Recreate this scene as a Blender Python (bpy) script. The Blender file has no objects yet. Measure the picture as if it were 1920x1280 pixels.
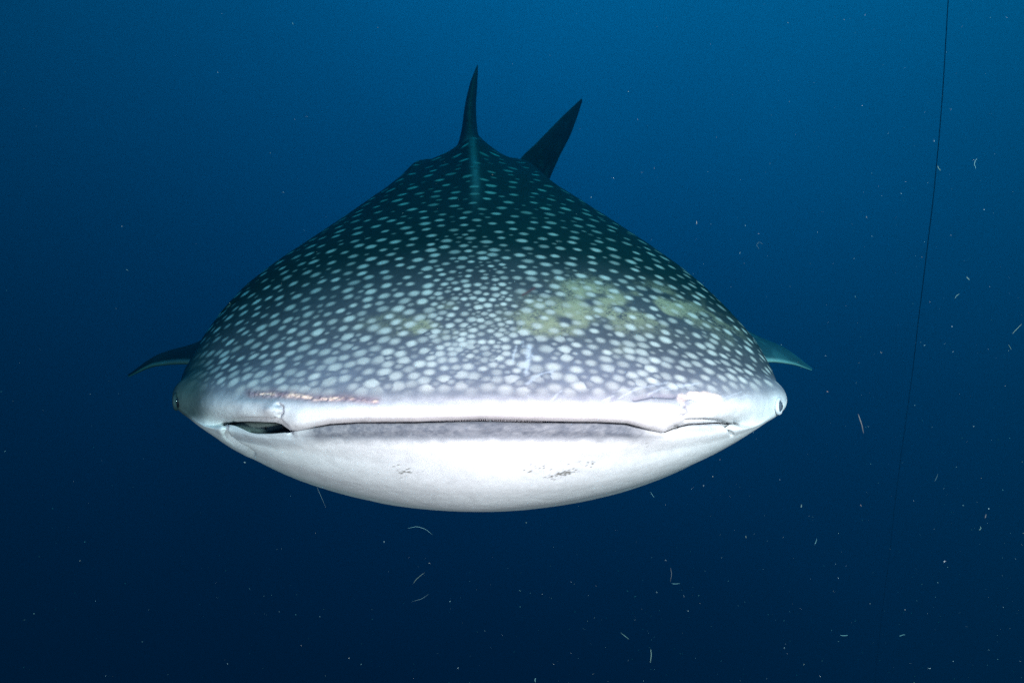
import bpy, math, random
import numpy as np
from mathutils import Vector, kdtree

# ------------------------------------------------------------------ camera, water light, strobes
sc = bpy.context.scene
COL = sc.collection
F = 1280.0                                    # focal length in photo pixels (24 mm on 36 mm)

cam_d = bpy.data.cameras.new('camera')
cam = bpy.data.objects.new('camera', cam_d); COL.objects.link(cam)
cam.location = (0, 0, 0); cam.rotation_euler = (math.radians(90), 0, 0)
cam_d.lens = 24.0; cam_d.sensor_width = 36.0
cam_d.clip_start = 0.02; cam_d.clip_end = 500
cam_d.dof.use_dof = True; cam_d.dof.focus_distance = 1.62; cam_d.dof.aperture_fstop = 9.0
sc.camera = cam

sc.view_settings.view_transform = 'Standard'
sc.view_settings.look = 'None'
sc.view_settings.exposure = 0.0
sc.view_settings.gamma = 1.0
sc.view_settings.use_curve_mapping = False
sc.cycles.volume_bounces = 0
sc.cycles.max_bounces = 5
sc.cycles.use_denoising = False

def rgb(r, g, b):
    f = lambda c: (c/255/12.92) if c/255 <= .04045 else ((c/255+.055)/1.055)**2.4
    return (f(r), f(g), f(b))

world = bpy.data.worlds.new('World'); sc.world = world; world.use_nodes = True
wt = world.node_tree; wt.nodes.clear()
wo = wt.nodes.new('ShaderNodeOutputWorld'); bg = wt.nodes.new('ShaderNodeBackground')
tc = wt.nodes.new('ShaderNodeTexCoord'); dot = wt.nodes.new('ShaderNodeVectorMath'); dot.operation = 'DOT_PRODUCT'
dot.inputs[1].default_value = (0.20, 0.0, 1.0)
# brightness of open water falls off exponentially from the surface light down to the depths
mr = wt.nodes.new('ShaderNodeClamp'); mr.inputs['Min'].default_value = -1.0; mr.inputs['Max'].default_value = 0.85
wt.links.new(tc.outputs['Generated'], dot.inputs[0]); wt.links.new(dot.outputs['Value'], mr.inputs['Value'])
cc_ = wt.nodes.new('ShaderNodeCombineColor'); cc_.inputs[0].default_value = 0.0
WORLD_G, WORLD_B = 0.060, 0.230
for k, (amp, slope) in enumerate(((WORLD_G, 2.50), (WORLD_B, 2.12))):
    m1 = wt.nodes.new('ShaderNodeMath'); m1.operation = 'MULTIPLY'; m1.inputs[1].default_value = slope; wt.links.new(mr.outputs[0], m1.inputs[0])
    m2 = wt.nodes.new('ShaderNodeMath'); m2.operation = 'EXPONENT'; wt.links.new(m1.outputs[0], m2.inputs[0])
    m3 = wt.nodes.new('ShaderNodeMath'); m3.operation = 'MULTIPLY'; m3.inputs[1].default_value = amp; wt.links.new(m2.outputs[0], m3.inputs[0])
    wt.links.new(m3.outputs[0], cc_.inputs[k+1])
wn = wt.nodes.new('ShaderNodeTexNoise'); wn.inputs['Scale'].default_value = 1.6; wn.inputs['Detail'].default_value = 2
wt.links.new(tc.outputs['Generated'], wn.inputs['Vector'])
wm = wt.nodes.new('ShaderNodeMapRange'); wm.inputs['From Min'].default_value = .25; wm.inputs['From Max'].default_value = .75
wm.inputs['To Min'].default_value = .90; wm.inputs['To Max'].default_value = 1.10
wt.links.new(wn.outputs[0], wm.inputs['Value']); wt.links.new(wm.outputs[0], bg.inputs['Strength'])
wt.links.new(cc_.outputs[0], bg.inputs[0]); wt.links.new(bg.outputs[0], wo.inputs[0])

sun_d = bpy.data.lights.new('sun', 'SUN'); sun_d.energy = 0.5; sun_d.angle = math.radians(40); sun_d.color = (0.0, .75, .60)
sun = bpy.data.objects.new('sun', sun_d); COL.objects.link(sun); sun.rotation_euler = (math.radians(-12), math.radians(14), 0)

def strobe(name, loc, target, power, color, size=0.10, cone=105):
    l = bpy.data.lights.new(name, 'SPOT'); l.energy = power; l.color = color; l.shadow_soft_size = size
    l.spot_size = math.radians(cone); l.spot_blend = 0.6
    o = bpy.data.objects.new(name, l); COL.objects.link(o); o.location = loc
    o.rotation_euler = (Vector(target)-Vector(loc)).to_track_quat('-Z', 'Y').to_euler()
    return o
WARM = (1.0, .150, .164)
strobe('diver_strobe', (0.95, -0.35, 0.50), (0.30, 1.75, 0.02), 3180, WARM)
strobe('diver_strobe', (-0.12, -0.40, -0.72), (-0.16, 1.6, -0.25), 1380, WARM)

# ------------------------------------------------------------------ helpers
def smooth(a, b, x):
    t = np.clip((x-a)/(b-a), 0, 1); return t*t*(3-2*t)
def pchip(xk, yk, x):
    xk = np.asarray(xk, float); yk = np.asarray(yk, float)
    h = np.diff(xk); dl = np.diff(yk)/h; m = np.zeros(len(xk))
    for i in range(1, len(xk)-1):
        if dl[i-1]*dl[i] > 0:
            w1 = 2*h[i]+h[i-1]; w2 = h[i]+2*h[i-1]; m[i] = (w1+w2)/(w1/dl[i-1]+w2/dl[i])
    m[0] = dl[0]; m[-1] = dl[-1]
    i = np.clip(np.searchsorted(xk, x)-1, 0, len(h)-1); t = (x-xk[i])/h[i]
    return ((1+2*t)*(1-t)**2*yk[i]+t*(1-t)**2*h[i]*m[i]+t*t*(3-2*t)*yk[i+1]+t*t*(t-1)*h[i]*m[i+1])
def W3(u, v, d):                              # a point of the place from where it is seen and how far it is
    return np.array([(u-960)/F*d, d, (640-v)/F*d])
_rt = np.random.default_rng(5).random((64, 64, 64)).astype(np.float32)
def noise(P, scale, octaves=3):
    out = 0; amp = 1; tot = 0
    for o in range(octaves):
        Q = P*scale*(2**o)+17.3*o; i = np.floor(Q).astype(int); f = Q-i; f = f*f*(3-2*f)
        r = 0
        for a in (0, 1):
            for b in (0, 1):
                for c in (0, 1):
                    w = (f[..., 0] if a else 1-f[..., 0])*(f[..., 1] if b else 1-f[..., 1])*(f[..., 2] if c else 1-f[..., 2])
                    r = r+w*_rt[(i[..., 0]+a) & 63, (i[..., 1]+b) & 63, (i[..., 2]+c) & 63]
        out = out+amp*r; tot += amp; amp *= .5
    return out/tot
def segdist(u, v, pts):
    best = np.full(u.shape, 1e9)
    for (ax, ay), (bx, by) in zip(pts[:-1], pts[1:]):
        dx, dy = bx-ax, by-ay; L = dx*dx+dy*dy
        t = np.clip(((u-ax)*dx+(v-ay)*dy)/L, 0, 1)
        best = np.minimum(best, np.hypot(u-ax-t*dx, v-ay-t*dy))
    return best
def mix(c, col, m):
    return c*(1-m[..., None])+np.array(col)*m[..., None]
def blob(u, v, cx, cy, rx, ry):
    return np.exp(-(((u-cx)/rx)**2+((v-cy)/ry)**2))

def mesh_np(name, verts, quads, mat, parent=None, colors=None):
    me = bpy.data.meshes.new(name)
    me.vertices.add(len(verts)); me.vertices.foreach_set('co', np.ascontiguousarray(verts, dtype=np.float32).ravel())
    n = len(quads); k = quads.shape[1]
    me.loops.add(n*k); me.loops.foreach_set('vertex_index', quads.astype(np.int32).ravel())
    me.polygons.add(n); me.polygons.foreach_set('loop_start', np.arange(0, n*k, k, dtype=np.int32))
    me.polygons.foreach_set('loop_total', np.full(n, k, dtype=np.int32))
    me.polygons.foreach_set('use_smooth', np.ones(n, dtype=bool))
    me.update(calc_edges=True); me.validate()
    if colors is not None:
        a = me.color_attributes.new('skin', 'FLOAT_COLOR', 'POINT')
        a.data.foreach_set('color', np.concatenate([colors, np.ones((len(colors), 1))], 1).astype(np.float32).ravel())
    me.materials.append(mat)
    o = bpy.data.objects.new(name, me); COL.objects.link(o)
    if parent: o.parent = parent
    return o
def empty(name, loc, label, cat, group=None):
    o = bpy.data.objects.new(name, None); COL.objects.link(o); o.location = loc
    o['label'] = label; o['category'] = cat
    if group: o['group'] = group
    return o
def to_local(o, root):
    o.parent = root
    o.matrix_parent_inverse.identity()
    off = np.array(root.location)
    me = o.data; co = np.empty(len(me.vertices)*3, np.float32); me.vertices.foreach_get('co', co)
    co = (co.reshape(-1, 3)-off).ravel(); me.vertices.foreach_set('co', co.astype(np.float32)); me.update()
    return o

# ------------------------------------------------------------------ materials
def skin_material(name, use_attr=True, base=(.05, .06, .07), rough=.48, grain=.16, bump=.25, spots=False):
    m = bpy.data.materials.new(name); m.use_nodes = True; nt = m.node_tree; N = nt.nodes; L = nt.links
    b = N['Principled BSDF']; b.inputs['Roughness'].default_value = rough; b.inputs['Specular IOR Level'].default_value = .05
    geo = N.new('ShaderNodeNewGeometry')
    if use_attr:
        at = N.new('ShaderNodeAttribute'); at.attribute_name = 'skin'; col = at.outputs['Color']
    else:
        r = N.new('ShaderNodeRGB'); r.outputs[0].default_value = (*base, 1); col = r.outputs[0]
        if spots:
            vo = N.new('ShaderNodeTexVoronoi'); vo.inputs['Scale'].default_value = 11; L.new(geo.outputs['Position'], vo.inputs['Vector'])
            mp = N.new('ShaderNodeMapRange'); mp.inputs['From Min'].default_value = .16; mp.inputs['From Max'].default_value = .26
            mp.inputs['To Min'].default_value = .35; mp.inputs['To Max'].default_value = 0; L.new(vo.outputs['Distance'], mp.inputs['Value'])
            mx = N.new('ShaderNodeMix'); mx.data_type = 'RGBA'; L.new(mp.outputs[0], mx.inputs[0]); L.new(col, mx.inputs[6])
            mx.inputs[7].default_value = (.3, .34, .33, 1); col = mx.outputs[2]
    n1 = N.new('ShaderNodeTexNoise'); n1.inputs['Scale'].default_value = 520; n1.inputs['Detail'].default_value = 3
    n2 = N.new('ShaderNodeTexNoise'); n2.inputs['Scale'].default_value = 35; n2.inputs['Detail'].default_value = 4
    L.new(geo.outputs['Position'], n1.inputs['Vector']); L.new(geo.outputs['Position'], n2.inputs['Vector'])
    m1 = N.new('ShaderNodeMapRange'); m1.inputs['From Min'].default_value = .3; m1.inputs['From Max'].default_value = .7
    m1.inputs['To Min'].default_value = 1-grain; m1.inputs['To Max'].default_value = 1+grain; L.new(n1.outputs[0], m1.inputs['Value'])
    m2 = N.new('ShaderNodeMapRange'); m2.inputs['From Min'].default_value = .3; m2.inputs['From Max'].default_value = .7
    m2.inputs['To Min'].default_value = .93; m2.inputs['To Max'].default_value = 1.07; L.new(n2.outputs[0], m2.inputs['Value'])
    mu = N.new('ShaderNodeMath'); mu.operation = 'MULTIPLY'; L.new(m1.outputs[0], mu.inputs[0]); L.new(m2.outputs[0], mu.inputs[1])
    vs = N.new('ShaderNodeVectorMath'); vs.operation = 'SCALE'; L.new(col, vs.inputs[0]); L.new(mu.outputs[0], vs.inputs['Scale'])
    L.new(vs.outputs[0], b.inputs['Base Color'])
    bp = N.new('ShaderNodeBump'); bp.inputs['Strength'].default_value = bump; bp.inputs['Distance'].default_value = .0015
    L.new(n1.outputs[0], bp.inputs['Height']); L.new(bp.outputs[0], b.inputs['Normal'])
    return m
M_skin = skin_material('shark_skin')
M_fin = skin_material('fin_skin', True, grain=.12)

def plain(name, col, rough=.5, spec=.3, sss=0.0):
    m = bpy.data.materials.new(name); m.use_nodes = True; nt = m.node_tree; b = nt.nodes['Principled BSDF']
    n = nt.nodes.new('ShaderNodeTexNoise'); n.inputs['Scale'].default_value = 60; n.inputs['Detail'].default_value = 4
    geo = nt.nodes.new('ShaderNodeNewGeometry'); nt.links.new(geo.outputs['Position'], n.inputs['Vector'])
    mr_ = nt.nodes.new('ShaderNodeMapRange'); mr_.inputs['To Min'].default_value = .6; mr_.inputs['To Max'].default_value = 1.4
    nt.links.new(n.outputs[0], mr_.inputs['Value'])
    vs = nt.nodes.new('ShaderNodeVectorMath'); vs.operation = 'SCALE'; vs.inputs[0].default_value = col
    nt.links.new(mr_.outputs[0], vs.inputs['Scale']); nt.links.new(vs.outputs[0], b.inputs['Base Color'])
    b.inputs['Roughness'].default_value = rough; b.inputs['Specular IOR Level'].default_value = spec
    return m

# ------------------------------------------------------------------ the whale shark's body: rings from the throat, over the lips, back to the tail
# columns: distance top / side / bottom, centre, half width, top, side, bottom (seen from the front), exponents
RG = np.array([
 [2.12, 2.12, 2.12, 900, 4, 782, 786, 790, 2, 2],
 [1.90, 1.95, 1.90, 900, 380, 750, 795, 850, 2.4, 2.4],
 [1.56, 1.77, 1.58, 900, 466, 787, 803, 793, 3, 3],
 [1.52, 1.74, 1.54, 900, 474, 787, 803, 791, 3, 3],
 [1.495, 1.72, 1.53, 900, 490, 775, 803, 799, 3, 2.6],
 [1.50, 1.73, 1.53, 900, 512, 752, 797, 825, 2.8, 2.2],
 [1.53, 1.78, 1.56, 900, 541, 725, 778, 878, 2.5, 1.8],
 [1.61, 1.85, 1.62, 900, 557, 680, 748, 924, 2.2, 1.8],
 [1.75, 1.97, 1.75, 897, 558, 610, 722, 956, 1.9, 1.75],
 [1.98, 2.16, 1.95, 897, 536, 520, 676, 959, 1.84, 1.99],
 [2.4, 2.5, 2.4, 890, 460, 430, 591, 912, 1.94, 2],
 [3.0, 3.0, 3.0, 892, 340, 355, 513, 830, 1.9, 2],
 [3.6, 3.6, 3.6, 888, 250, 305, 470, 731, 1.84, 2],
 [4.2, 4.2, 4.2, 885, 176, 284, 400, 626, 1.7, 2],
 [5.0, 5.0, 5.0, 905, 112, 288, 378, 520, 1.9, 2],
 [5.9, 5.9, 5.9, 940, 58, 308, 365, 440, 2, 2],
 [6.8, 6.8, 6.8, 975, 22, 326, 350, 385, 2, 2],
 [7.25, 7.25, 7.25, 998, 9, 338, 351, 364, 2, 2],
], float)
VT = [(380, 803), (425, 800), (436, 798), (470, 796.5), (515, 796.5), (528, 799), (545, 811), (570, 806), (620, 796), (680, 791), (780, 790), (900, 785),
      (1020, 789), (1120, 791), (1175, 795), (1215, 806), (1246, 813), (1262, 806), (1290, 800), (1345, 799), (1374, 803), (1420, 805)]
VB = [(380, 803), (425, 803), (432, 810), (444, 815), (465, 818), (510, 817), (545, 812.5), (570, 807.5), (620, 797.5), (680, 792.5), (780, 792.5), (900, 789),
      (1020, 792), (1100, 792.5), (1120, 792.5), (1175, 796.5), (1215, 807.3), (1246, 814), (1262, 807), (1290, 801), (1345, 800), (1374, 804), (1420, 806)]

def body_grid(th, s):
    P = np.stack([pchip(np.arange(len(RG)), RG[:, k], s) for k in range(10)], 1)[:, :, None]
    dt, ds, db, cx, w, yt, ys, yb, nt, nb = [P[:, k] for k in range(10)]
    c = np.cos(th)[None]; sn = np.sin(th)[None]; up = sn >= 0
    n = np.where(up, nt, nb)
    zt = (640-yt)/F*dt; zs = (640-ys)/F*ds; zb = (640-yb)/F*db
    wm = w/F*ds; q = np.abs(sn)**(2/n)
    x = wm*np.sign(c)*np.abs(c)**(2/n)
    z = zs+np.where(up, zt-zs, zb-zs)*q
    d = ds+np.where(up, dt-ds, db-ds)*np.abs(sn)**1.7
    X = x+(cx-960)/F*d
    # lips follow the mouth line
    u = 960+F*X/d; v = 640-F*z/d
    wt_ = pchip([0, 1, 2, 3, 4, 5, 6, 17], [0, 0, .95, 1, .8, .3, 0, 0], s)[:, None]
    um = np.clip(u, 380, 1420)
    tt = np.interp(um, [p[0] for p in VT], [p[1] for p in VT]); bb = np.interp(um, [p[0] for p in VB], [p[1] for p in VB])
    # height of ring 3 at the same u
    k = np.clip(np.abs((um-900)/474), 0, 1); q3 = (1-k**3)**(1/3)
    r3t = 803+(787-803)*q3; r3b = 803+(791-803)*q3
    edge = smooth(476, 415, np.abs(um-900)); out_ = np.clip(s-3, 0, 1)[:, None]
    dv = np.where(up, tt-r3t, bb-r3b)*wt_*(1-out_*(1-edge))
    z = z-dv/F*d
    return X, d, z, x

# ring positions: even steps along the skin
s0 = np.linspace(0, len(RG)-1, 3000)
X, D, Z, _ = body_grid(np.radians([90, 40, 5, 270, 320]), s0)
st = np.sqrt(np.diff(X, axis=0)**2+np.diff(D, axis=0)**2+np.diff(Z, axis=0)**2).max(1)
sm = .5*(s0[1:]+s0[:-1])
want = np.interp(sm, [0, 1.6, 2.2, 7.5, 9, 10, 12, 13, 14, 17], [.04, .03, .003, .0034, .005, .0065, .009, .012, .03, .05])
cum = np.concatenate([[0], np.cumsum(st/want)]); NR = int(cum[-1])
S = np.interp(np.linspace(0, cum[-1], NR), cum, s0)
TH = np.concatenate([np.linspace(0, np.pi, 681)[:-1], np.linspace(np.pi, 2*np.pi, 421)[:-1]]); NT = len(TH)
X, D, Z, XL = body_grid(TH, S)
sS = np.repeat(S[:, None], NT, 1); UPM = np.repeat((np.sin(TH) >= 0)[None], NR, 0)
U = 960+F*X/D; V = 640-F*Z/D                   # rest coordinates of the skin, fixed from here on

def normals(X, D, Z):
    P = np.stack([X, D, Z], -1)
    a = np.gradient(P, axis=0); b = np.roll(P, -1, 1)-np.roll(P, 1, 1)
    n = np.cross(b, a); n /= (np.linalg.norm(n, axis=-1, keepdims=True)+1e-12)
    return n
Nn = normals(X, D, Z)
mid = np.array([X[NR//2].mean(), D[NR//2].mean(), Z[NR//2].mean()])
if ((np.stack([X, D, Z], -1)[NR//2]-mid)*Nn[NR//2]).sum() < 0: Nn = -Nn
P0 = np.stack([X, D, Z], -1)
head = smooth(2.25, 2.05, D)*(sS > 2.9)
H = np.zeros_like(X)
def groove(pts, w, depth, side=0.0):
    global H
    dd = segdist(U, V, pts); H = H-depth*np.exp(-(dd/w)**2)*head
def ridge_(pts, w, h): groove(pts, w, -h)
# eye bulges
for (eu, ev, ex, h) in ((1462, 752, .60, .026), (345, 742, .62, .026)):
    c0 = W3(eu, ev, 1.86); r2 = (P0[..., 0]-c0[0])**2/.07**2+(P0[..., 1]-c0[1])**2/.085**2+(P0[..., 2]-c0[2])**2/.05**2
    H += h*np.exp(-r2)*head
# soft shelf of the upper lip and brow
ridge_([(460, 768), (620, 771), (900, 768), (1150, 771), (1330, 772)], 13, .004)
groove([(450, 742), (600, 747), (720, 750), (900, 752), (1180, 750), (1330, 742)], 9, .0025)
# nostril flaps with their curled creases
H += .010*blob(U, V, 514, 768, 17, 11)*head; groove([(522, 758), (530, 763), (531, 772), (525, 778)], 3.2, .011)
groove([(518, 786), (524, 790), (534, 799), (545, 811)], 3.2, .014)
H += .006*blob(U, V, 560, 785, 22, 16)*head
H += .009*blob(U, V, 1272, 770, 15, 11)*head; groove([(1276, 761), (1286, 765), (1289, 772), (1282, 779), (1272, 780)], 3.0, .010)
groove([(1246, 813), (1258, 806), (1268, 800)], 2.6, .006)
# labial folds at the mouth corners
groove([(440, 790), (455, 786), (480, 785), (512, 786)], 2.8, .006)
groove([(423, 799), (421, 808), (428, 820), (446, 834), (462, 842), (474, 851)], 3.4, .012)
ridge_([(414, 806), (420, 822), (440, 838), (466, 851)], 7, .0025)
groove([(1285, 788), (1320, 787), (1345, 789), (1358, 794), (1367, 803), (1372, 815)], 2.8, .008)
groove([(1362, 796), (1372, 814)], 3, .006)
# under lip roll
ridge_([(560, 812), (700, 806), (900, 803), (1100, 806), (1240, 814)], 8, .004)
# scar relief
nz = noise(P0, 160, 3)
scarL = [(470, 738), (500, 739), (525, 739), (560, 742), (590, 747), (650, 747), (705, 752)]
H += .010*np.exp(-(segdist(U, V, scarL)/5)**2)*(nz-.35)*head
H += .010*blob(U, V, 1312, 745, 34, 12)*(nz-.4)*head
groove([(1190, 748), (1222, 741), (1262, 743)], 3.0, .005)
# general unevenness of the hide
H += .002*(noise(P0, 9, 2)-.5)+.0008*(noise(P0, 60, 2)-.5)*head
# dorsal keel and side ridges
ky = np.interp(D, [2.3, 3.0, 3.6, 4.0, 4.4, 5.0, 6], [0, .012, .03, .085, .12, .08, .02])
kw = np.interp(D, [2.3, 3.0, 3.6, 4.2, 5], [.03, .05, .08, .085, .09])
top = UPM*(sS > 9)
Z = Z+top*ky*(.72*np.exp(-(XL/kw)**2)+.28*np.exp(-(XL/.22)**2))
rh = np.interp(D, [3.0, 3.6, 4.1, 4.8, 6], [0, .018, .034, .03, .0])
for sx in (-1, 1): Z = Z+top*rh*np.exp(-((XL-sx*np.interp(D, [3, 4.2, 6], [.40, .33, .18]))/.05)**2)
# gill slits on the flanks
for g in range(5):
    gd = 2.30+.14*g
    H -= .02*np.exp(-((D-gd)/.012)**2)*(np.abs(np.sin(TH))[None] < .5)*(1-smooth(.3, .5, np.abs(np.sin(TH))))[None]
X = X+Nn[..., 0]*H; D = D+Nn[..., 1]*H; Z = Z+Nn[..., 2]*H
P = np.stack([X, D, Z], -1)

# ---- skin pattern
nA = noise(P0, 7, 3); nB = noise(P0, 45, 3); nC = noise(P0, 220, 2)
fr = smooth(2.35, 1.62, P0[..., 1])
dark = np.array([.004, .021, .018])*(1-fr[..., None])+np.array([.098, .106, .132])*fr[..., None]  # dark back, with the teal of the light farther off painted in
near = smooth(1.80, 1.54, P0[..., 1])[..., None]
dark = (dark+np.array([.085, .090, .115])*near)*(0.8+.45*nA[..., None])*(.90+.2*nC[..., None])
colr = dark.copy()
vb = 733+np.maximum(0, P0[..., 1]-1.95)*130+6*(nA-.5)-10*smooth(1250, 1430, U)-8*smooth(520, 380, U)
vb = np.where(UPM | (P0[..., 1] > 1.95), vb, 700)
colr = mix(colr, (.22, .23, .27), smooth(-30, 6, V-vb)*.9)
# spots: spaced at random over the skin, wider apart towards the tail
rs = np.random.default_rng(11)
dP = np.linalg.norm(np.cross(np.gradient(P0, axis=0), np.gradient(P0, axis=1)), axis=-1)
sp_ok = (sS > 5) & (P0[..., 1] < 5.2) & (V < vb+4) & (sS < 14)
spc = np.interp(P0[..., 1], [1.5, 1.62, 1.9, 2.3, 3, 4], [.0295, .0300, .037, .055, .086, .13])
spc = spc*np.where(np.abs(XL+.02) < .11, np.interp(P0[..., 1], [1.5, 1.58, 1.66, 1.9, 2.3, 3], [1, .86, .66, .66, .9, 1]), 1)
wgt = (dP*sp_ok/spc**2).ravel(); wgt = wgt/wgt.sum()
NC_ = 30000
cand = rs.choice(len(wgt), NC_, p=wgt)
big = np.arange(NC_) < 15000
cp = P0.reshape(-1, 3)[cand]; cs = spc.ravel()[cand]*np.where(big, rs.uniform(.86, 1.16, NC_), rs.uniform(.50, .72, NC_))
acc = np.zeros((4000, 3)); ar = np.zeros(4000); isb = np.zeros(4000, bool); nk = 0
for i in range(NC_):
    dd = np.abs(acc[:nk]-cp[i]); dd[:, 1] *= .85
    if nk and ((dd**2).sum(1) < (.5*(ar[:nk]+cs[i]))**2).any(): continue
    acc[nk] = cp[i]; ar[nk] = cs[i]; isb[nk] = big[i]; nk += 1
    if nk >= 4000: break
acc = acc[:nk]; ar = ar[:nk]; isb = isb[:nk]
sp_r = np.interp(acc[:, 1], [1.5, 1.6, 1.72, 1.9, 2.3, 3, 4], [.0152, .0150, .0140, .0132, .0150, .0205, .026])
ctr = (np.abs(acc[:, 0]+.045*acc[:, 1]+.02) < .11) & (acc[:, 1] < 2.1) & (acc[:, 1] > 1.57)
sp_r = sp_r*np.where(ctr, .74, 1)*np.where(isb, rs.uniform(.78, 1.15, nk), rs.uniform(.42, .68, nk))
sp_a = np.where(isb, rs.uniform(.5, 1, nk), rs.uniform(.22, .55, nk))
print('spots', len(acc), 'verts', NR, NT, NR*NT)
kd = kdtree.KDTree(len(acc))
for i, p in enumerate(acc): kd.insert(Vector(p), i)
kd.balance()
spot = np.zeros(NR*NT); Pf = P0.reshape(-1, 3); wob = (nB.ravel()-.5)
idx = np.nonzero(sp_ok.ravel() | ((V < vb+25) & (sS > 5) & (sS < 14)).ravel())[0]
fuzz = np.interp(Pf[:, 1], [1.6, 2.2, 3], [.62, .50, .36])
for j in idx:
    co, i, dist = kd.find(Pf[j])
    t = dist/sp_r[i]+wob[j]*.5
    if t < 1.75:
        f = fuzz[j]; a = (1+f-t)/(2*f)
        if a > 0: spot[j] = (1 if a > 1 else a*a*(3-2*a))*sp_a[i]
spot = spot.reshape(NR, NT)
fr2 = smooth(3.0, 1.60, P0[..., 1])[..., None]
spc_col = np.array([.33, .44, .37])*(1-fr2)+np.array([.66, .65, .62])*fr2  # spots farther back also take the light's teal into their colour
spot = spot*(1-smooth(-14, 12, V-vb)*.75)
colr = colr*(1-spot[..., None])+spc_col*spot[..., None]
# ridge highlight painted as a pale stripe along the back's keel
ks = np.exp(-(XL/(.016+.006*nA))**2)*UPM*smooth(2.5, 3.3, P0[..., 1])*smooth(5.2, 4.3, P0[..., 1])*(.5+.7*nB)
colr = mix(colr, (.16, .26, .25), np.clip(ks*.75, 0, 1))
# sandy algae film on the forehead
alg = 0
for (ax, ay, rx, ry, k) in ((1085, 540, 45, 26, .8), (1040, 585, 70, 30, 1), (1130, 575, 80, 34, 1), (1215, 562, 70, 30, 1), (1300, 540, 60, 26, .55), (1010, 615, 60, 24, .8),
                            (1130, 620, 70, 16, .5), (800, 612, 60, 22, 1), (830, 590, 40, 20, .6), (765, 625, 30, 18, .6), (700, 600, 60, 20, .35), (1170, 655, 40, 14, .4), (1370, 590, 60, 45, .7), (1250, 590, 60, 26, .7)):
    alg = alg+k*blob(U, V, ax, ay, rx, ry)
alg = np.clip(alg, 0, 1)*smooth(.36, .56, noise(P0+5, 13, 2))*smooth(.33, .68, noise(P0, 30, 3)*.5+.5*nC+.08*alg)*head*UPM
colr = mix(colr, (.42, .41, .26), np.clip(alg*.70, 0, 1)*(1-.8*spot))
# pale underside, lips, jaw
pale = smooth(2, 40, V-vb+14*(nB-.5))
under = np.where(UPM, 0, 1)*(sS > 2.9)
pale_c = np.array([.60, .605, .62])*(.86+.16*nA[..., None]+.10*noise(P0*np.array([.35, 1, 2.2]), 28, 3)[..., None]+.06*nC[..., None])
colr = colr*(1-pale[..., None])+pale_c*pale[..., None]
grey = np.where(UPM, 1, 0)*smooth(778, 752, V)*pale
colr = mix(colr, (.48, .49, .54), grey*np.clip(.25+.6*(nC), 0, 1)*.6)
# grey band on the lower lip
lipb = np.interp(U, [p[0] for p in VB], [p[1] for p in VB])
jb = (1-smooth(816, 838, V+10*(nB-.5)+6*(nC-.5)))*smooth(-6, 0, V-lipb)*(1-np.where(UPM, 1, 0))*smooth(535, 600, U)*smooth(1262, 1180, U)*(sS < 6.4)*(sS > 2.9)
colr = mix(colr, (.10, .112, .14), jb*np.clip(.86+.35*(nC-.4)+.25*(nB-.5), 0, 1))
jb2 = (1-smooth(806, 816, V))*(1-np.where(UPM, 1, 0))*smooth(1262, 1290, U)*smooth(1360, 1335, U)*(sS < 6)*(sS > 2.9)
colr = mix(colr, (.34, .36, .42), jb2*np.clip(.3+nC, 0, 1)*.7)
jb3 = (1-smooth(826, 846, V))*(1-np.where(UPM, 1, 0))*smooth(425, 445, U)*smooth(600, 540, U)*(sS < 6)*(sS > 2.9)
colr = mix(colr, (.42, .46, .50), jb3*.7)
# scars and nostril creases
sd = segdist(U, V, [(p[0], p[1]-1) for p in scarL])
colr = mix(colr, (.20, .13, .17), np.exp(-((sd)/(6+5*nB))**2)*.75*head*UPM)
colr = mix(colr, (.86, .62, .50), smooth(.44, .58, nC*.5+nB*.5+.08)*smooth(.36, .52, noise(P0+9, 34, 2))*np.exp(-(sd/(1.0+5.5*nB*noise(P0, 18, 2)*1.6))**2)*head*UPM*.95)
rp = np.clip(blob(U, V, 1312, 742, 30, 10)+.7*blob(U, V, 1340, 750, 25, 10)+.8*blob(U, V, 1276, 750, 9, 12), 0, 1)
colr = mix(colr, (.92, .70, .58), smooth(.3, .6, rp*.8+.5*(nB-.5))*head*UPM*.8)
for pts, w, k in (([(1190, 749), (1215, 746)], 4, .6), ([(1238, 742), (1266, 744)], 4.5, .75), ([(1218, 738), (1226, 744)], 4, .6), ([(1276, 746), (1288, 757)], 6, .5),
                  ([(1145, 752), (1152, 746)], 3, .4), ([(1284, 763), (1289, 772), (1282, 779)], 3, .7), ([(524, 760), (530, 770), (524, 778)], 2.6, .35)):  # last two strokes: shade painted into the nostril creases
    colr = mix(colr, (.17, .16, .21), np.exp(-(segdist(U, V, pts)/(w*(.7+.8*nB)))**2)*k*head)
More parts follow.
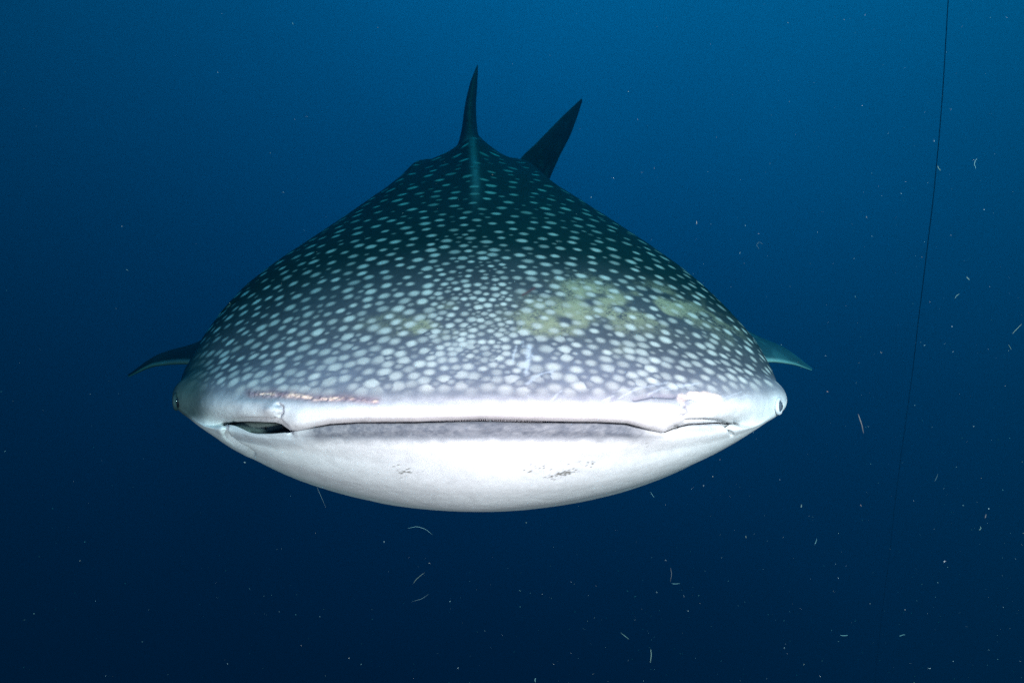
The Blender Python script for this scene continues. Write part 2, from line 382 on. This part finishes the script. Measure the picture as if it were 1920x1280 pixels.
for pts, w, k in (([(968, 650), (962, 672), (957, 680)], 2.2, .7), ([(980, 640), (982, 650), (995, 652)], 2, .5), ([(993, 650), (990, 668), (988, 700)], 5, .8), ([(984, 662), (1005, 672)], 3.5, .6),
                  ([(976, 690), (992, 676)], 3, .6), ([(986, 718), (1000, 706), (1022, 699), (1036, 697)], 1.9, .75), ([(988, 719), (1010, 704)], 2, .6), ([(1033, 697), (1034, 712)], 1.6, .5),
                  ([(1036, 748), (1052, 733)], 2.2, .55), ([(990, 742), (994, 750)], 2, .5), ([(1160, 746), (1200, 727), (1250, 716)], 2.4, .5), ([(1216, 738), (1240, 726), (1300, 720)], 2.6, .5),
                  ([(1250, 730), (1310, 718)], 1.6, .45), ([(1345, 757), (1400, 742)], 1.6, .4), ([(1340, 752), (1390, 735)], 1.4, .35), ([(1128, 752), (1150, 742)], 2, .4), ([(1150, 735), (1185, 728)], 1.4, .35)):
    colr = mix(colr, (.60, .63, .70), np.exp(-(segdist(U+7*(nB-.5), V+7*(nA-.5), pts)/(w*.8))**2)*k*np.clip(.5+1.2*(nC-.2), 0, 1)*head)
colr = mix(colr, (.12, .05, .06), np.exp(-(segdist(U, V, [(980, 553), (1002, 540)])/2)**2)*.8*head)
# dark algae flecks on the chin and freckles on the lips
fl = 0
for (ax, ay, rx, ry, k) in ((770, 884, 14, 5, 1), (748, 878, 16, 16, .45), (1062, 886, 22, 7, 1), (1038, 895, 16, 7, .8), (1000, 877, 26, 9, .6), (1085, 870, 30, 10, .35), (1110, 872, 8, 8, .4), (1210, 834, 6, 5, .5)):
    fl = fl+k*blob(U, V, ax, ay, rx, ry)
hi = noise(P0, 420, 1)
fl = smooth(.60, .70, hi*.66+.36*np.clip(fl, 0, 1))*(fl > .04)*head*(1-UPM)
colr = mix(colr, (.13, .125, .11), np.clip(fl*.9, 0, 1))
fk = smooth(.80, .9, hi)*smooth(735, 760, V)*UPM*head*smooth(620, 480, U)
colr = mix(colr, (.25, .25, .3), fk*.7)
# shade painted round the far cheek and its eye, turned from the strobe
ck_shade = smooth(412, 364, U+8*(nB-.5))*smooth(800, 775, V)*head
colr = mix(colr, (.03, .065, .065), ck_shade*.9)
# throat
inside = smooth(3.0, 2.6, sS)
colr = mix(colr, (.13, .11, .13), inside)
colr = np.clip(colr, .005, .95)

i = np.arange(NR-1)[:, None]*NT; j = np.arange(NT)[None]; j2 = (j+1) % NT
quads = np.stack([i+j, i+j2, i+NT+j2, i+NT+j], -1).reshape(-1, 4)
# orientation
a, b, c = P.reshape(-1, 3)[quads[len(quads)//2][:3]]
nf = np.cross(b-a, c-a)
if np.dot(nf, Nn.reshape(-1, 3)[quads[len(quads)//2][0]]) < 0: quads = quads[:, ::-1]

root = empty('whale_shark', (float(X[NR//2].mean()), 3.0, 0.1), 'huge spotted whale shark swimming head-on with a pale closed mouth', 'whale shark')
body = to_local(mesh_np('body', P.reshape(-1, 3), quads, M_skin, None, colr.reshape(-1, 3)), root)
body['label'] = 'dark back with pale spots, white lips, chin and belly'

# ------------------------------------------------------------------ fins
def fin(name, LE, TE, TK, colf, n_span=60, n_ch=28, label=None, parent=root):
    LE = np.array([W3(*p) for p in LE]); TE = np.array([W3(*p) for p in TE]); TK = np.array(TK, float)
    k = np.arange(len(LE)); t = np.linspace(0, len(LE)-1, n_span)
    le = np.stack([pchip(k, LE[:, a], t) for a in range(3)], 1); te = np.stack([pchip(k, TE[:, a], t) for a in range(3)], 1); tk = pchip(k, TK, t)
    ch = te-le; spn = np.gradient(.5*(le+te), axis=0)
    nr = np.cross(ch, spn); nr /= np.linalg.norm(nr, axis=1, keepdims=True)+1e-9
    a = np.linspace(0, 2*np.pi, n_ch*2+1)[:-1]
    cpos = .5*(1-np.cos(a)); prof = np.sign(np.sin(a))*(1.9*np.sqrt(cpos+1e-9)*(1-cpos)**.9)*.78
    V_ = le[:, None]+ch[:, None]*cpos[None, :, None]+nr[:, None]*(prof[None]*tk[:, None]*.5)[..., None]
    ns, nc = V_.shape[:2]
    ii = np.arange(ns-1)[:, None]*nc; jj = np.arange(nc)[None]
    q = np.stack([ii+jj, ii+(jj+1) % nc, ii+nc+(jj+1) % nc, ii+nc+jj], -1).reshape(-1, 4)
    cc = colf(V_, np.repeat(cpos[None], ns, 0), np.repeat((t/t[-1])[:, None], nc, 1), np.repeat(np.sign(prof)[None], ns, 0))
    o = mesh_np(name, V_.reshape(-1, 3), q, M_fin, None, np.clip(cc.reshape(-1, 3), .004, .9))
    if label: o['label'] = label
    return to_local(o, parent)
def dark_fin(Pp, c, t, s):
    n = noise(Pp, 9, 3); b = np.array([.022, .040, .048])*(.7+.6*n[..., None])
    m = smooth(.66, .74, noise(Pp+3, 16, 1))*.25*(1-t)
    return mix(b, (.12, .2, .19), m)
def tail_col(Pp, c, t, s): return dark_fin(Pp, c, t, s)*3.0  # water haze painted into the tail's colour by lightening it
def dors_fin(Pp, c, t, s):
    b = dark_fin(Pp, c, t, s); m = np.exp(-(c/.05)**2)*smooth(.35, .05, t)*.7
    return mix(b, (.13, .22, .22), m)
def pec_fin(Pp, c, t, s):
    b = dark_fin(Pp, c, t, s)*np.where(Pp[..., 0] > 0, 2.3, .5)[..., None]*(1+.8*t[..., None]); m = np.maximum(np.exp(-(c/.03)**2)*.9, ((s > 0) == (Pp[..., 0] > 0))*.85*smooth(0, .1, c))  # strobe light painted in: right fin far lighter than left, most at its tip
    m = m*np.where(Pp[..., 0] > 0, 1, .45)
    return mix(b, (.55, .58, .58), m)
fin('dorsal_fin', [(880, 285, 3.85), (880, 262, 4.0), (879, 240, 4.15), (880, 200, 4.35), (886, 160, 4.6), (895, 122, 4.95)],
    [(882, 300, 5.1), (882, 275, 5.05), (883, 255, 4.95), (885, 205, 4.95), (890, 165, 5.02), (896, 124, 5.1)],
    [.36, .24, .175, .125, .09, .012], dors_fin)
fin('caudal_fin', [(955, 352, 6.85), (972, 304, 7.0), (1010, 264, 7.15), (1052, 221, 7.4), (1090, 185, 7.7)],
    [(1018, 372, 7.35), (1029, 340, 7.45), (1048, 296, 7.5), (1071, 250, 7.6), (1092, 190, 7.75)], [.10, .09, .07, .05, .01], tail_col,
    label='tall upper tail lobe leaning to the right')
fin('caudal_fin', [(985, 345, 6.95), (1000, 362, 7.05), (1012, 378, 7.2), (1020, 395, 7.35)],
    [(1015, 345, 7.4), (1022, 360, 7.42), (1025, 375, 7.45), (1022, 397, 7.42)], [.09, .07, .05, .01], tail_col, n_span=30)
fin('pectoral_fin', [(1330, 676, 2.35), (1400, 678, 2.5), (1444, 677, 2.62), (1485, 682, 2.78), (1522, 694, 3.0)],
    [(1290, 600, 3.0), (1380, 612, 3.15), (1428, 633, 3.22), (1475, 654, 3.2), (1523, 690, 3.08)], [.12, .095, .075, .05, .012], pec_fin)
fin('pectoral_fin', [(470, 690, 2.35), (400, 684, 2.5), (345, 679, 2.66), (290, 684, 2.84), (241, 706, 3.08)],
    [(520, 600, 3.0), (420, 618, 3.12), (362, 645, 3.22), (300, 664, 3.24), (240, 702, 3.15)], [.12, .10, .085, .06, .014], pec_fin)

# ------------------------------------------------------------------ eyes
def sphere(name, c, r, mat, parent, scale=(1, 1, 1), axis=None, n=28):
    th = np.linspace(0, np.pi, n); ph = np.linspace(0, 2*np.pi, 2*n+1)[:-1]
    v = np.stack([np.sin(th)[:, None]*np.cos(ph)[None], np.sin(th)[:, None]*np.sin(ph)[None], np.cos(th)[:, None]*np.ones_like(ph)[None]], -1)*r*np.array(scale)
    if axis is not None:
        R = np.array(Vector(axis).to_track_quat('Z', 'Y').to_matrix()); v = v@R.T
    v = v+np.array(c); nc = 2*n
    ii = np.arange(n-1)[:, None]*nc; jj = np.arange(nc)[None]
    q = np.stack([ii+jj, ii+nc+jj, ii+nc+(jj+1) % nc, ii+(jj+1) % nc], -1).reshape(-1, 4)
    o = mesh_np(name, v.reshape(-1, 3), q, mat)
    return o
def torus(name, c, R_, r, mat, axis, n=36, m=12):
    a = np.linspace(0, 2*np.pi, n+1)[:-1]; b = np.linspace(0, 2*np.pi, m+1)[:-1]
    v = np.stack([(R_+r*np.cos(b)[None])*np.cos(a)[:, None], (R_+r*np.cos(b)[None])*np.sin(a)[:, None], r*np.sin(b)[None]*np.ones_like(a)[:, None]], -1)
    Rm = np.array(Vector(axis).to_track_quat('Z', 'Y').to_matrix()); v = v@Rm.T+np.array(c)
    ii = np.arange(n)[:, None]*m; i2 = ((np.arange(n)+1) % n)[:, None]*m; jj = np.arange(m)[None]
    q = np.stack([ii+jj, i2+jj, i2+(jj+1) % m, ii+(jj+1) % m], -1).reshape(-1, 4)
    return mesh_np(name, v.reshape(-1, 3), q, mat)
M_eye = plain('eye_iris', (.085, .10, .13), .3, .4); M_pup = plain('pupil_black', (.005, .005, .008), .08, .6)
M_lidR = plain('eyelid_pale', (.62, .62, .66), .5); M_lidL = plain('eyelid_shaded', (.02, .035, .04), .6, .1)  # left lid and iris carry the far cheek's shade as dark colour
N2 = normals(X, D, Z)
if (N2*Nn).sum() < 0: N2 = -N2
U2 = 960+F*X/D; V2 = 640-F*Z/D
for (eu, ev, dr, lid, push, iris) in ((1461, 761, (1, -.75, .02), M_lidR, .0035, M_eye), (330, 753, (-1, -.22, -.05), M_lidL, .003, M_pup)):
    face = -(N2*P).sum(-1)/np.linalg.norm(P, axis=-1)
    cand_ = ((U2-eu)**2+(V2-ev)**2)+1e6*(D > 2.05)+1e6*(D < 1.6)+1e6*(face < .08)
    k = np.unravel_index(np.argmin(cand_), cand_.shape); p = P[k].copy()
    ax = np.array(dr); ax = ax/np.linalg.norm(ax); p = p+ax*push
    e = to_local(sphere('eye', p-ax*.006, .0165, iris, None, (1, 1, .7), ax), root)
    pu = sphere('pupil', p-ax*.006+ax*.0085, .0062, M_pup, None, (1, 1, .6), ax); to_local(pu, root); pu.parent = e
    l = to_local(torus('eyelid', p-ax*.0035, .0185, .0050, lid, ax), root)

# ------------------------------------------------------------------ rows of tiny teeth between the lips
tv, tq = [], []
rt = random.Random(4)
for k in range(230):
    u = 705+ (1115-705)*k/229+rt.uniform(-.5, .5)
    c_ = abs((u-900)/474); q3 = (1-c_**3)**(1/3); sth = math.sqrt(max(0, 1-c_**3))
    dd = 1.74+(1.54-1.74)*sth**1.7+.001
    vt = np.interp(u, [p[0] for p in VT], [p[1] for p in VT])
    for r_ in range(2):
        v = vt+1.0+r_*2.0+rt.uniform(-.5, .5); e_ = math.sin(math.pi*(k+.5)/230)**.5; w = .00098*(.5+.5*e_); h = .0022*(.25+.75*e_)
        p = W3(u, v, dd+.002*(1-r_)); b = len(tv)
        tv += [p+np.array([-w, 0, h]), p+np.array([w, 0, h]), p+np.array([w, .003, h]), p+np.array([-w, .003, h]), p+np.array([0, -.0022, -h*.8])]
        tq += [(b, b+1, b+4), (b+1, b+2, b+4), (b+2, b+3, b+4), (b+3, b, b+4)]
tb = to_local(mesh_np('tooth_band', np.array(tv), np.array(tq), plain('tooth_white', (.42, .42, .45), .5)), root)
tb['kind'] = 'stuff'; tb['label'] = 'comb of tiny pale teeth between the lips'

# ------------------------------------------------------------------ little fish sheltering in the mouth corner
def loft(name, cen, ry, rz, mat, colf=None, m=24, n=50):
    cen = np.array(cen); k = np.arange(len(cen)); t = np.linspace(0, len(cen)-1, n)
    C = np.stack([pchip(k, cen[:, a], t) for a in range(3)], 1); A = pchip(k, ry, t); B = pchip(k, rz, t)
    ph = np.linspace(0, 2*np.pi, m+1)[:-1]
    v = C[:, None]+np.stack([np.zeros((n, m)), A[:, None]*np.cos(ph)[None], B[:, None]*np.sin(ph)[None]], -1)
    ii = np.arange(n-1)[:, None]*m; jj = np.arange(m)[None]
    q = np.stack([ii+jj, ii+(jj+1) % m, ii+m+(jj+1) % m, ii+m+jj], -1).reshape(-1, 4)
    col = colf(v, np.repeat(np.linspace(0, 1, n)[:, None], m, 1), np.repeat(np.sin(ph)[None], n, 0)) if colf is not None else None
    return mesh_np(name, v.reshape(-1, 3), q, mat, None, col.reshape(-1, 3) if col is not None else None)
fd = 1.695
fc = W3(480, 806, fd)
fish = empty('suckerfish', tuple(fc), 'small grey-green fish tucked into the left corner of the shark mouth', 'fish')
def fish_col(v, t, sn):
    n = noise(v, 200, 3); c = np.array([.15, .18, .17])*(.7+.6*n[..., None])
    c = mix(c, (.018, .03, .03), smooth(-.1, -.5, sn)*.9*smooth(.95, .75, t))
    c = mix(c, (.17, .22, .20), smooth(.3, .6, sn)*.5)
    c = mix(c, (.75, .70, .62), smooth(.955, .985, t))
    c = mix(c, (.6, .3, .18), np.exp(-((t-.945)/.012)**2)*.7)
    return c
cen = [W3(u, v, fd+dd) for u, v, dd in ((426, 805, .07), (440, 804, .03), (465, 804, 0), (490, 804, -.012), (512, 802.5, -.02), (524, 800.5, -.024), (535, 799, -.028))]
fb = to_local(loft('body', cen, [.001, .008, .013, .013, .010, .006, .0008], [.001, .0115, .0175, .0175, .0135, .0080, .0006], M_fin, fish_col), fish)
for sgn in (-1, 1):
    pe = W3(503, 801, fd-.012)+np.array([0, sgn*.0128-.004, 0])
    e = to_local(sphere('eye', pe, .0033, plain('fish_iris', (.16, .16, .12), .3, .3), None, (1, .6, 1)), fish)
    p2 = sphere('pupil', pe+np.array([0, sgn*.0012, 0]), .0023, M_pup, None, (1, .8, 1)); to_local(p2, fish); p2.parent = e
def blade(name, pts, th, parent, col):
    pts = np.array(pts); n = len(pts); v = np.concatenate([pts+[0, th, 0], pts-[0, th, 0]])
    me = bpy.data.meshes.new(name)
    me.from_pydata([tuple(p) for p in v], [], [list(range(n)), list(range(2*n-1, n-1, -1))]+[[i, i+n, (i+1) % n+n, (i+1) % n] for i in range(n)])
    me.materials.append(plain(name+'_skin', col)); o = bpy.data.objects.new(name, me); COL.objects.link(o)
    return to_local(o, parent)
blade('pectoral_fin', [W3(a, b, fd-.017) for a, b in ((492, 806), (480, 803), (466, 806), (462, 811), (478, 811))], .0006, fish, (.12, .16, .15))
blade('tail_fin', [W3(a, b, fd+.07) for a, b in ((428, 806), (418, 800), (412, 802), (416, 807), (412, 812), (418, 813))], .0006, fish, (.08, .11, .11))
blade('dorsal_fin', [W3(a, b, fd-.002) for a, b in ((440, 800), (465, 796.5), (492, 796), (492, 800), (465, 800))], .0006, fish, (.14, .18, .17))

# ------------------------------------------------------------------ mooring rope
def tube(name, pts, r, mat, m=8, seg=8, taper=None):
    pts = np.array(pts, float); k = np.arange(len(pts)); t = np.linspace(0, len(pts)-1, (len(pts)-1)*seg+1)
    C = np.stack([pchip(k, pts[:, a], t) for a in range(3)], 1); T = np.gradient(C, axis=0); T /= np.linalg.norm(T, axis=1, keepdims=True)+1e-12
    ref = np.array([0.3, .9, .31]); ref = ref/np.linalg.norm(ref)
    A = np.cross(T, ref); A /= np.linalg.norm(A, axis=1, keepdims=True)+1e-9; B = np.cross(T, A)
    ph = np.linspace(0, 2*np.pi, m+1)[:-1]
    rr = np.full(len(t), r) if taper is None else r*np.interp(t/t[-1], *taper)
    v = C[:, None]+rr[:, None, None]*(A[:, None]*np.cos(ph)[None, :, None]+B[:, None]*np.sin(ph)[None, :, None])
    n = len(t); ii = np.arange(n-1)[:, None]*m; jj = np.arange(m)[None]
    q = np.stack([ii+jj, ii+(jj+1) % m, ii+m+(jj+1) % m, ii+m+jj], -1).reshape(-1, 4)
    return mesh_np(name, v.reshape(-1, 3), q, mat)
M_rope = plain('rope_dark', (.0, .11, .22), .9, .02)
rope = tube('rope', [W3(1795, -260, 5.6), W3(1778, 0, 6.0), W3(1767, 180, 6.2), W3(1752, 350, 6.5), W3(1738, 470, 6.8), W3(1722, 600, 7.2), W3(1708, 720, 7.7), W3(1690, 850, 8.1), W3(1672, 1000, 8.4), W3(1648, 1200, 8.55), W3(1625, 1420, 8.6)],
            0.0038, M_rope, seg=14, taper=([0, .45, .7, 1], [1, 1, .55, .3]))
rope['label'] = 'thin dark rope hanging down through the blue water'; rope['category'] = 'rope'

# ------------------------------------------------------------------ drifting plankton
M_tan = plain('plankton_tan', (.05, .15, .135), .6); M_white = plain('plankton_white', (.055, .20, .21), .5); M_pink = plain('plankton_pink', (.045, .075, .08), .6)
M_green = plain('plankton_green', (.05, .12, .10), .6); M_glass = plain('plankton_glassy', (.04, .10, .11), .3)
ENDS = ([0, .15, .5, .85, 1], [.25, .8, 1, .75, .2])
THREADS = [
 ('larva', M_pink, 1.25, [(1609, 776), (1612, 785), (1616, 797), (1619, 812)], 2.3, 'thick pinkish worm-like larva drifting right of the shark face'),
 ('larva', M_tan, 1.2, [(1220, 1216), (1221, 1228), (1219, 1242)], 1.6, 'tan upright larva drifting near the bottom, below the chin'),
 ('strand', M_pink, 1.35, [(1257, 1063), (1259, 1076), (1257, 1090)], 1.0, 'faint brownish upright strand right of the chin underside'),
 ('strand', M_white, 1.3, [(1260, 1093), (1267, 1094), (1275, 1093)], .7, 'short level thread at the foot of the brownish strand'),
 ('strand', M_white, 1.3, [(1832, 297), (1827, 306), (1830, 317)], 1.0, 'pale crescent thread right of the rope, upper water'),
 ('speck', M_tan, 1.3, [(1758, 311), (1760, 316), (1764, 320)], 1.7, 'bright tan fleck just touching the rope'),
 ('strand', M_green, 1.3, [(1898, 626), (1906, 617), (1916, 607)], 1.1, 'straight greenish thread near the right edge of the water'),
 ('strand', M_green, 1.4, [(1891, 646), (1896, 655)], 1.1, 'short greenish fleck below the straight green thread'),
 ('speck', M_tan, 1.2, [(1812, 519), (1818, 525)], 1.5, 'tan fleck right of the rope, at the height of the shark forehead'),
 ('strand', M_tan, 1.3, [(1790, 560), (1795, 553), (1799, 551)], 1.0, 'curved tan thread between the rope and the right edge'),
 ('strand', M_glass, 1.5, [(1424, 467), (1419, 460), (1424, 454), (1430, 458)], .6, 'glassy hooked thread above the shark right shoulder'),
 ('speck', M_pink, 1.1, [(1550, 733), (1553, 735)], 1.9, 'pinkish grain right of the shark eye'),
 ('speck', M_pink, 1.1, [(1613, 945), (1615, 949)], 1.9, 'round pinkish grain below the worm-like larva'),
 ('speck', M_pink, 1.2, [(1847, 971), (1849, 963)], 1.5, 'upright pink fleck in the lower right water'),
 ('speck', M_tan, 1.2, [(1836, 993), (1839, 990), (1838, 986)], 1.4, 'bent cream fleck in the lower right water'),
 ('speck', M_tan, 1.2, [(1502, 951), (1503, 945)], 1.5, 'upright cream fleck right below the shark jaw'),
 ('strand', M_white, 1.3, [(1527, 1021), (1530, 1015), (1532, 1009)], .7, 'thin slanted thread in the lower right water'),
 ('strand', M_glass, 1.4, [(1752, 903), (1756, 895), (1759, 887)], .6, 'long slanted glassy thread under the rope end'),
 ('strand', M_glass, 1.4, [(594, 912), (601, 928), (611, 951)], .55, 'long straight thread just under the left side of the chin'),
 ('strand', M_white, 1.3, [(764, 990), (780, 987), (796, 991), (811, 1002)], .6, 'bow-shaped thread under the middle of the chin'),
 ('strand', M_green, 1.3, [(774, 1094), (783, 1083), (796, 1073)], .75, 'curved greenish thread well below the chin'),
 ('strand', M_glass, 1.4, [(772, 1127), (790, 1122), (804, 1113)], .6, 'lowest curved glassy thread well below the chin'),
 ('speck', M_glass, 1.2, [(457, 866), (461, 867)], 3.0, 'round glassy grain beside the left end of the shark jaw'),
 ('strand', M_white, 1.3, [(1575, 1190), (1583, 1191), (1590, 1190)], 1.0, 'level pale thread low in the water, left one of two'),
 ('strand', M_white, 1.3, [(1686, 1192), (1691, 1190), (1697, 1189)], .9, 'level pale thread low in the water, right one of two'),
 ('strand', M_tan, 1.3, [(1164, 1185), (1172, 1192), (1180, 1198)], .8, 'slanting tan thread left of the upright tan larva'),
 ('speck', M_white, 1.2, [(1004, 1270), (1003, 1274), (1004, 1278)], 1.8, 'bright white bent fleck at the bottom edge'),
 ('strand', M_white, 1.3, [(1220, 922), (1225, 930), (1227, 932)], .8, 'fine thread close below the right side of the chin'),
 ('speck', M_tan, 1.2, [(986, 979), (987, 980)], 2.0, 'tan grain below the middle of the chin'),
 ('speck', M_green, 1.2, [(1398, 1004), (1399, 1008)], 1.9, 'greenish grain in the open water lower right of the jaw'),
]
for (nm, mt, d, pts, r, lab) in THREADS:
    o = tube('plankton_'+nm, [W3(a, b, d+.004*i) for i, (a, b) in enumerate(pts)], r*.42*d/F, mt, seg=5, taper=ENDS)
    o['label'] = lab; o['category'] = 'plankton'; o['group'] = 'larger plankton drifting in the water'

rp_ = np.random.default_rng(21)
def specks(name, n, mats, seedmul, lo, hi):
    base = np.array([[1, 0, 0], [-1, 0, 0], [0, 1, 0], [0, -1, 0], [0, 0, 1], [0, 0, -1]], float)
    fc_ = np.array([[0, 2, 4], [2, 1, 4], [1, 3, 4], [3, 0, 4], [2, 0, 5], [1, 2, 5], [3, 1, 5], [0, 3, 5]])
    V_, F_ = [], []; cnt = 0
    while cnt < n:
        d = rp_.uniform(.75**.5, 3.8**.5)**2
        x = rp_.uniform(-1.15, 1.15); z = rp_.uniform(-.8, .8)
        prob = .10+.9*np.clip(.5+.62*x-.55*z, 0, 1)**1.6
        if rp_.random() > prob: continue
        p = np.array([x*d, d, z*d])
        if d > 1.42 and abs(x) < .5 and z > -.3: continue
        r = (lo+(hi-lo)*rp_.random()**3)*(.5+.5*d)
        el = np.array([1, 1, rp_.choice([1, 1.3, 2.2, 5])]); el = el/el.prod()**(1/4)
        q = rp_.normal(size=4); q /= np.linalg.norm(q)
        from mathutils import Quaternion
        R = np.array(Quaternion(q).to_matrix())
        v = (base*el*r*rp_.uniform(.7, 1.3, (6, 1)))@R.T+p
        F_.append(fc_+6*cnt); V_.append(v); cnt += 1
    o = mesh_np(name, np.concatenate(V_), np.concatenate(F_), mats)
    o.data.polygons.foreach_set('use_smooth', [False]*len(o.data.polygons))
    o['kind'] = 'stuff'; o['label'] = seedmul; o['category'] = 'plankton'
specks('drifting_specks', 3600, M_white, 'countless fine pale specks drifting in the water', .00012, .00060)
specks('drifting_specks', 1400, M_tan, 'countless fine tan specks drifting in the water', .00012, .00065)

# ------------------------------------------------------------------ the water's haze
hz = bpy.data.meshes.new('haze'); x0, x1, y0, y1, z0, z1 = -11, 11, -1.6, 8.8, -7.5, 6.5
hz.from_pydata([(x, y, z) for x in (x0, x1) for y in (y0, y1) for z in (z0, z1)], [], [(0, 1, 3, 2), (4, 6, 7, 5), (0, 4, 5, 1), (2, 3, 7, 6), (0, 2, 6, 4), (1, 5, 7, 3)])
haze = bpy.data.objects.new('haze', hz); COL.objects.link(haze); haze['kind'] = 'stuff'
hm = bpy.data.materials.new('water_haze'); hm.use_nodes = True; nt = hm.node_tree; nt.nodes.clear()
out = nt.nodes.new('ShaderNodeOutputMaterial'); pv = nt.nodes.new('ShaderNodeVolumePrincipled')
SCAT = np.array([.0, .0068, .0110]); ABS = np.array([.60, .080, .095]); DEN = 1.0
pv.inputs['Density'].default_value = DEN; pv.inputs['Color'].default_value = (*SCAT, 1)
pv.inputs['Absorption Color'].default_value = (*((1-ABS/(1-SCAT))**2), 1); pv.inputs['Anisotropy'].default_value = .75
nt.links.new(pv.outputs[0], out.inputs['Volume']); hz.materials.append(hm)
haze['label'] = 'blue water haze'
